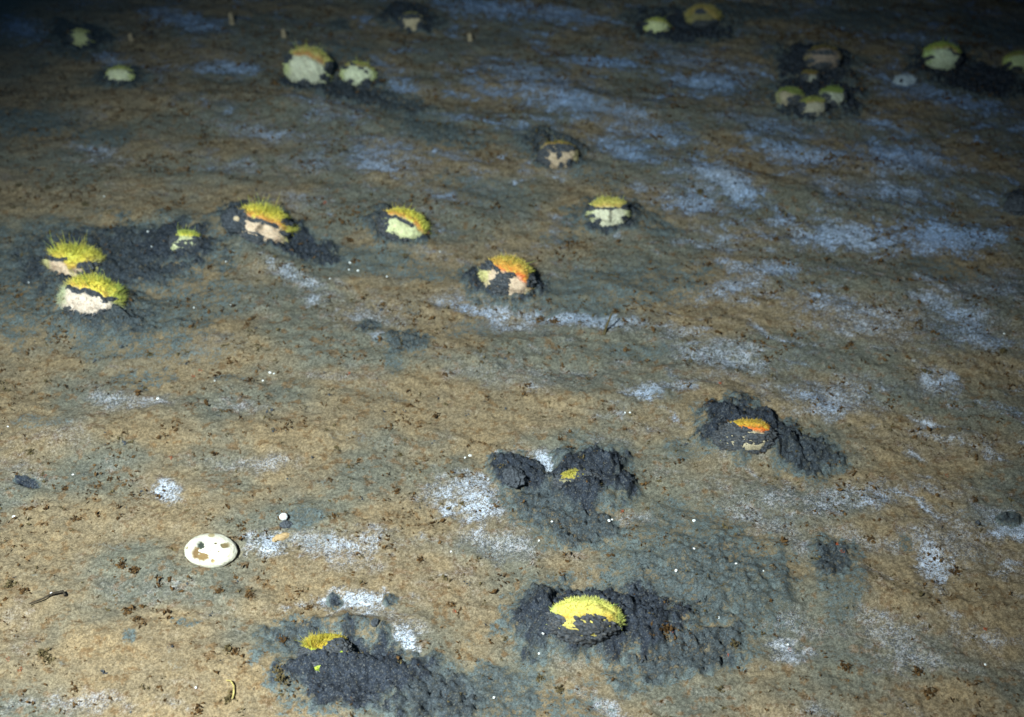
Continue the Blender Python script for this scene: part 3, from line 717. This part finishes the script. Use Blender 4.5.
# ------------------------------------------------------------------ little things
def tube_mesh(name, pts, r0, r1, mat, n=6):
    vv = []; ff = []; m = len(pts)
    for i, q in enumerate(pts):
        q = Vector(q); d = (Vector(pts[min(i + 1, m - 1)]) - Vector(pts[max(i - 1, 0)])).normalized()
        t_ = d.cross(Vector((.3, .2, .93))).normalized(); b_ = d.cross(t_); rr = r0 + (r1 - r0) * i / (m - 1)
        for j in range(n):
            x = 2 * math.pi * j / n; vv.append(q + (t_ * math.cos(x) + b_ * math.sin(x)) * rr)
    for i in range(m - 1):
        for j in range(n): ff.append((i * n + j, i * n + (j + 1) % n, (i + 1) * n + (j + 1) % n, (i + 1) * n + j))
    ff.append((0, 0, 0, 0)); ff.pop()
    return mesh_np(name, [tuple(v) for v in vv], ff, mat)


def tuft_mesh(name, rad, n, mat, seed, up=.9):
    """fluffy flock of organic shreds"""
    r = np.random.RandomState(seed); vs = []; fs = []
    for i in range(n):
        c = r.normal(size=3) * rad * np.array([.45, .4, .3 * up]) + np.array([0, 0, rad * .25])
        d = r.normal(size=3); d /= np.linalg.norm(d); e = np.cross(d, r.normal(size=3)); e /= np.linalg.norm(e); g = np.cross(d, e)
        s = rad * r.uniform(.16, .42); w_ = s * r.uniform(.3, .75); h = s * r.uniform(.1, .4)
        b0 = len(vs)
        vs += [c - d * s, c + e * w_, c + d * s * r.uniform(.5, 1), c - e * w_, c + g * h, c - g * h]
        for (x, y, z) in ((0, 1, 4), (1, 2, 4), (2, 3, 4), (3, 0, 4), (1, 0, 5), (2, 1, 5), (3, 2, 5), (0, 3, 5)): fs.append((b0 + x, b0 + y, b0 + z))
    return mesh_np(name, vs, fs, mat, False)


def place(name, me, px, py, label, cat, dz=0, rz=0, sc=1, group=None):
    p = on_bed(px, py)
    o = add(name, me, None, (p.x, p.y, p.z + dz), (0, 0, rz), (sc, sc, sc), label=label, category=cat)
    if group: o['group'] = group
    return o


# bead on a mud crumb, shell chip, twig, straw, tube worms
k = mm_per_px(284, 517)
place('white_bead', lump_mesh('white_bead', 4.2 * k, 4 * k, 3.6 * k, .12, 2, lambda x, y, z: np.tile(np.array([[.82, .86, .93]]), (len(x), 1)), M_SHELL), 284, 520, 'round white bead sitting on a dark crumb above the film, lower left', 'bead', 4.5 * k)
place('dark_crumb', lump_mesh('dark_crumb', 6 * k, 5 * k, 4 * k, .25, 3, mudc, M_MUD, 5), 286, 525, 'dark mud crumb under the white bead', 'crumb', 0)
place('shell_chip', lump_mesh('shell_chip', 9 * k, 3.6 * k, 3.6 * k, .2, 3, lambda x, y, z: np.tile(np.array([[.50, .36, .20]]), (len(x), 1)) * (1 + .3 * n3(x * 6, y * 6, z * 6))[:, None], M_SHELL, 8), 281, 538, 'tan shell chip lying on white film right of the bleached shell', 'shell chip', .001, R(28))
k = mm_per_px(50, 598)
place('twig', tube_mesh('twig', [(-18 * k, -8 * k, 2 * k), (-6 * k, -2 * k, 3 * k), (3 * k, 3 * k, 5 * k), (12 * k, 7 * k, 4 * k), (15 * k, 3 * k, 2 * k)], 0.6 * k, 1.7 * k, M_DARK), 50, 600, 'short dark brown twig lying aslant at the lower left', 'twig', .001)
k = mm_per_px(230, 692)
place('straw_thread', tube_mesh('straw_thread', [(-5 * k, 12 * k, 2 * k), (0, 9 * k, 5 * k), (4 * k, 3 * k, 5 * k), (5 * k, -4 * k, 3 * k), (4.5 * k, -10 * k, 1 * k)], .8 * k, 1.0 * k, M_STRAW), 230, 692, 'curved straw yellow thread near the bottom edge, lower left', 'thread', .001)
k = mm_per_px(566, 172)
place('pale_twig', tube_mesh('pale_twig', [(0, 0, 0), (2 * k, 4 * k, 6 * k), (6 * k, 8 * k, 16 * k)], 1.3 * k, .7 * k, M_OLIVE), 604, 335, 'thin brown stalk standing on the film edge, right of the orange crested urchin', 'stalk', 0)
for (px, py, h, lb) in [(232, 24, 11, 'tallest pale worm tube standing on the far bed, top left'), (131, 40, 6, 'stubby tan worm tube between the two upper left urchins and the film'), (284, 37, 7, 'pale green knob of a worm tube above the big far urchin'), (470, 41, 7, 'tan worm tube right of the hooded pink urchin'),]:
    k = mm_per_px(px, py)
    place('worm_tube', tube_mesh('worm_tube', [(0, 0, -2 * k), (.3 * k, 0, h * .5 * k), (-.4 * k, .5 * k, h * .9 * k), (-.3 * k, .5 * k, h * 1.05 * k)], 3.0 * k, 2.0 * k, M_PALE, 8), px, py, lb, 'worm tube', 0, group='pale worm tubes on the far bed')

# rusty flocks that can be picked out
meshes = [tuft_mesh('rusty_flock', .004, 46, M_RUST, 60 + i) for i in range(5)]
olive = [tuft_mesh('olive_flock', .004, 46, M_OLIVE, 70 + i) for i in range(3)]
reds = [tuft_mesh('red_flock', .0026, 16, M_RED, 80 + i, .5) for i in range(3)]
big = [(665, 630, 1.7), (845, 668, 1.3), (916, 672, 1.2), (928, 694, 1.1), (955, 572, 1.1), (735, 645, 1), (800, 430, .8), (700, 193, 1.3), (708, 265, 1), (776, 240, 1), (845, 290, 1), (275, 84, 1.9), (95, 190, 1.1), (20, 186, 1.1), (48, 188, 1.1), (85, 205, 1.1), (168, 210, 1.2),
       (210, 268, 1), (350, 242, 1.2), (355, 262, 1), (445, 375, .8), (150, 355, .9), (30, 452, 1), (10, 586, 1.3), (24, 592, 1.1), (122, 566, 1.2), (135, 572, 1.2), (128, 612, 1.1), (136, 620, 1.0), (42, 654, 1.2), (48, 660, 1.1), (228, 650, 1.1), (235, 653, 1), (282, 640, .9), (220, 592, 1), (250, 596, 1),
       (198, 710, 1.2), (228, 700, 1.2), (278, 672, 1.3), (281, 680, 1.1), (200, 557, .1), (560, 440, .9), (420, 560, .8), (452, 605, .8), (310, 608, .8), (505, 640, .7), (925, 372, 1), (1003, 352, 1), (990, 255, .9), (905, 228, .9), (615, 312, 1), (540, 320, 1.1), (555, 322, 1.1), (440, 125, 1), (345, 150, .9), (200, 145, .9),
       (250, 380, .8), (610, 410, .7), (850, 345, .9), (870, 540, .9), (975, 500, .9), (560, 690, 1), (540, 678, .9), (720, 690, .9), (75, 690, .9), (110, 480, .8), (65, 490, .9), (75, 520, .9), (330, 480, .7), (400, 455, .7)]
for i, (px, py, s_) in enumerate(big):
    if s_ < .5: continue
    place('detritus_flock', (meshes + olive)[i % 8], px, py, 'rust brown tuft of organic fluff resting on the sediment', 'detritus', 0, i * 1.7, s_ * 1.3, 'larger brown tufts of organic fluff')
for i, (px, py) in enumerate([(200, 371), (193, 377), (349, 374), (171, 458), (672, 631), (837, 545), (842, 552), (454, 612), (622, 512), (728, 655), (947, 476), (720, 384), (8, 660), (20, 670), (414, 20), (325, 203), (790, 650), (985, 630), (45, 477)]):
    place('red_fleck', reds[i % 3], px, py, 'tiny brick red fleck lying on the sediment', 'fleck', .0006, i, .9 if mm_per_px(px, py) < .0013 else 1.4, 'brick red flecks on the sediment')

# white specks, brightest ones singly
chip = [lump_mesh('white_speck', .0011, .0008, .0007, .35, 3, lambda x, y, z: np.tile(np.array([[.9, .95, 1.0]]), (len(x), 1)), M_SHELL, i) for i in range(3)]
for i, (px, py) in enumerate([(14, 517), (226, 262), (194, 308), (230, 305), (158, 399), (29, 283), (104, 197), (246, 235), (148, 232), (152, 247), (263, 381), (215, 381), (270, 373), (274, 374), (539, 654), (543, 634), (694, 521), (719, 618), (694, 549), (736, 564), (676, 571), (763, 571), (552, 522), (539, 541), (609, 521), (612, 520),
                              (451, 552), (196, 688), (52, 594), (494, 698), (440, 252), (349, 270), (358, 271), (625, 413), (630, 413), (788, 645), (306, 648), (8, 427), (73, 475), (330, 279), (350, 263), (387, 277), (490, 68), (186, 16), (470, 456), (465, 458), (985, 665), (1004, 334)]):
    place('white_speck', chip[i % 3], px, py, 'tiny bright white speck lying on the sea bed', 'speck', .0007, i, 1.0 if i % 4 else 1.5, 'bright white specks scattered over the sea bed')


# ------------------------------------------------------------------ countless fluff over the whole bed
def scatter(name, mat, n, smin, smax, seed, shreds, dens):
    r = np.random.RandomState(seed)
    yy = np.sqrt(r.uniform(0.55 ** 2, 2.6 ** 2, n * 3)); xx = r.uniform(-1, 1, n * 3)
    i = np.clip(np.searchsorted(YS, yy), 0, ny - 1); j = np.clip(np.searchsorted(XS, xx), 0, nx - 1)
    pr = sst(-.1, .45, fbm(xx * 14 + seed, yy * 14, 3)) * dens[i, j] + .08
    ok = r.uniform(size=len(xx)) < pr
    xx, yy, i, j = xx[ok][:n], yy[ok][:n], i[ok][:n], j[ok][:n]
    zz = Z[i, j]; m = len(xx)
    rad = r.uniform(smin, smax, m) ** 1.0 * r.choice([.6, 1, 1.5], m, p=[.5, .4, .1])
    Cn = np.repeat(np.stack([xx, yy, zz], -1), shreds, 0); Rd = np.repeat(rad, shreds)[:, None]
    q = m * shreds
    Cn = Cn + r.normal(size=(q, 3)) * Rd * np.array([[.6, .6, .25]]) + np.array([[0, 0, .45]]) * Rd + np.array([[0, 0, .0006]])
    d = r.normal(size=(q, 3)); d /= np.linalg.norm(d, axis=1)[:, None]
    e = np.cross(d, r.normal(size=(q, 3))); e /= np.linalg.norm(e, axis=1)[:, None]; g = np.cross(d, e)
    s = Rd * r.uniform(.3, .8, (q, 1)); w_ = s * r.uniform(.25, .7, (q, 1)); h = s * .3
    V = np.stack([Cn - d * s, Cn + e * w_, Cn + d * s, Cn - e * w_ + g * h], 1).reshape(-1, 3)
    b_ = np.arange(q)[:, None] * 4
    F = np.concatenate([b_ + np.array([[0, 1, 3]]), b_ + np.array([[1, 2, 3]]), b_ + np.array([[2, 0, 3]]), b_ + np.array([[0, 2, 1]])])
    add(name, mesh_np(name, V, F, mat, False), None, label=None) if False else None
    return mesh_np(name, V, F, mat, False)


nomud = 1 - .75 * sst(.4, .9, mud)
add('brown_fluff', scatter('brown_fluff', M_RUST, 24000, .0012, .0040, 1, 4, nomud), kind='stuff', label='fine rusty brown organic fluff strewn over the sediment', category='detritus')
add('olive_fluff', scatter('olive_fluff', M_OLIVE, 9000, .0012, .0030, 2, 5, np.ones_like(mud)), kind='stuff', label='fine dark olive organic crumbs strewn over the sediment', category='detritus')
M_MUDC = flat_material('mud_crumbs', (0.07, 0.08, 0.10), .95, var=.5)
add('mud_crumbs', scatter('mud_crumbs', M_MUDC, 9000, .0012, .0030, 3, 4, sst(.55, 1.0, mud)), kind='stuff', label='loose dark mud crumbs strewn over the dug patches', category='mud')

# ------------------------------------------------------------------ the water itself
hm = bpy.data.materials.new('sea_water'); hm.use_nodes = True
nt = hm.node_tree; nt.nodes.clear()
out = nd(nt, 'ShaderNodeOutputMaterial'); pv = nd(nt, 'ShaderNodeVolumePrincipled')
pv.inputs['Color'].default_value = (0.006, 0.013, 0.02, 1)
pv.inputs['Absorption Color'].default_value = (0.16, 0.50, 0.74, 1)
pv.inputs['Density'].default_value = 0.20
link(nt, pv.outputs[0], out.inputs['Volume'])
x0, x1, y0, y1, z0, z1 = -41.5, 41.5, -41.5, 42, -1.2, 1.6
vv = [(x0, y0, z0), (x1, y0, z0), (x1, y1, z0), (x0, y1, z0), (x0, y0, z1), (x1, y0, z1), (x1, y1, z1), (x0, y1, z1)]
hz = mesh_np('haze', vv, [(0, 3, 2, 1), (4, 5, 6, 7), (0, 1, 5, 4), (1, 2, 6, 5), (2, 3, 7, 6), (3, 0, 4, 7)], hm, False)
add('haze', hz, kind='stuff')
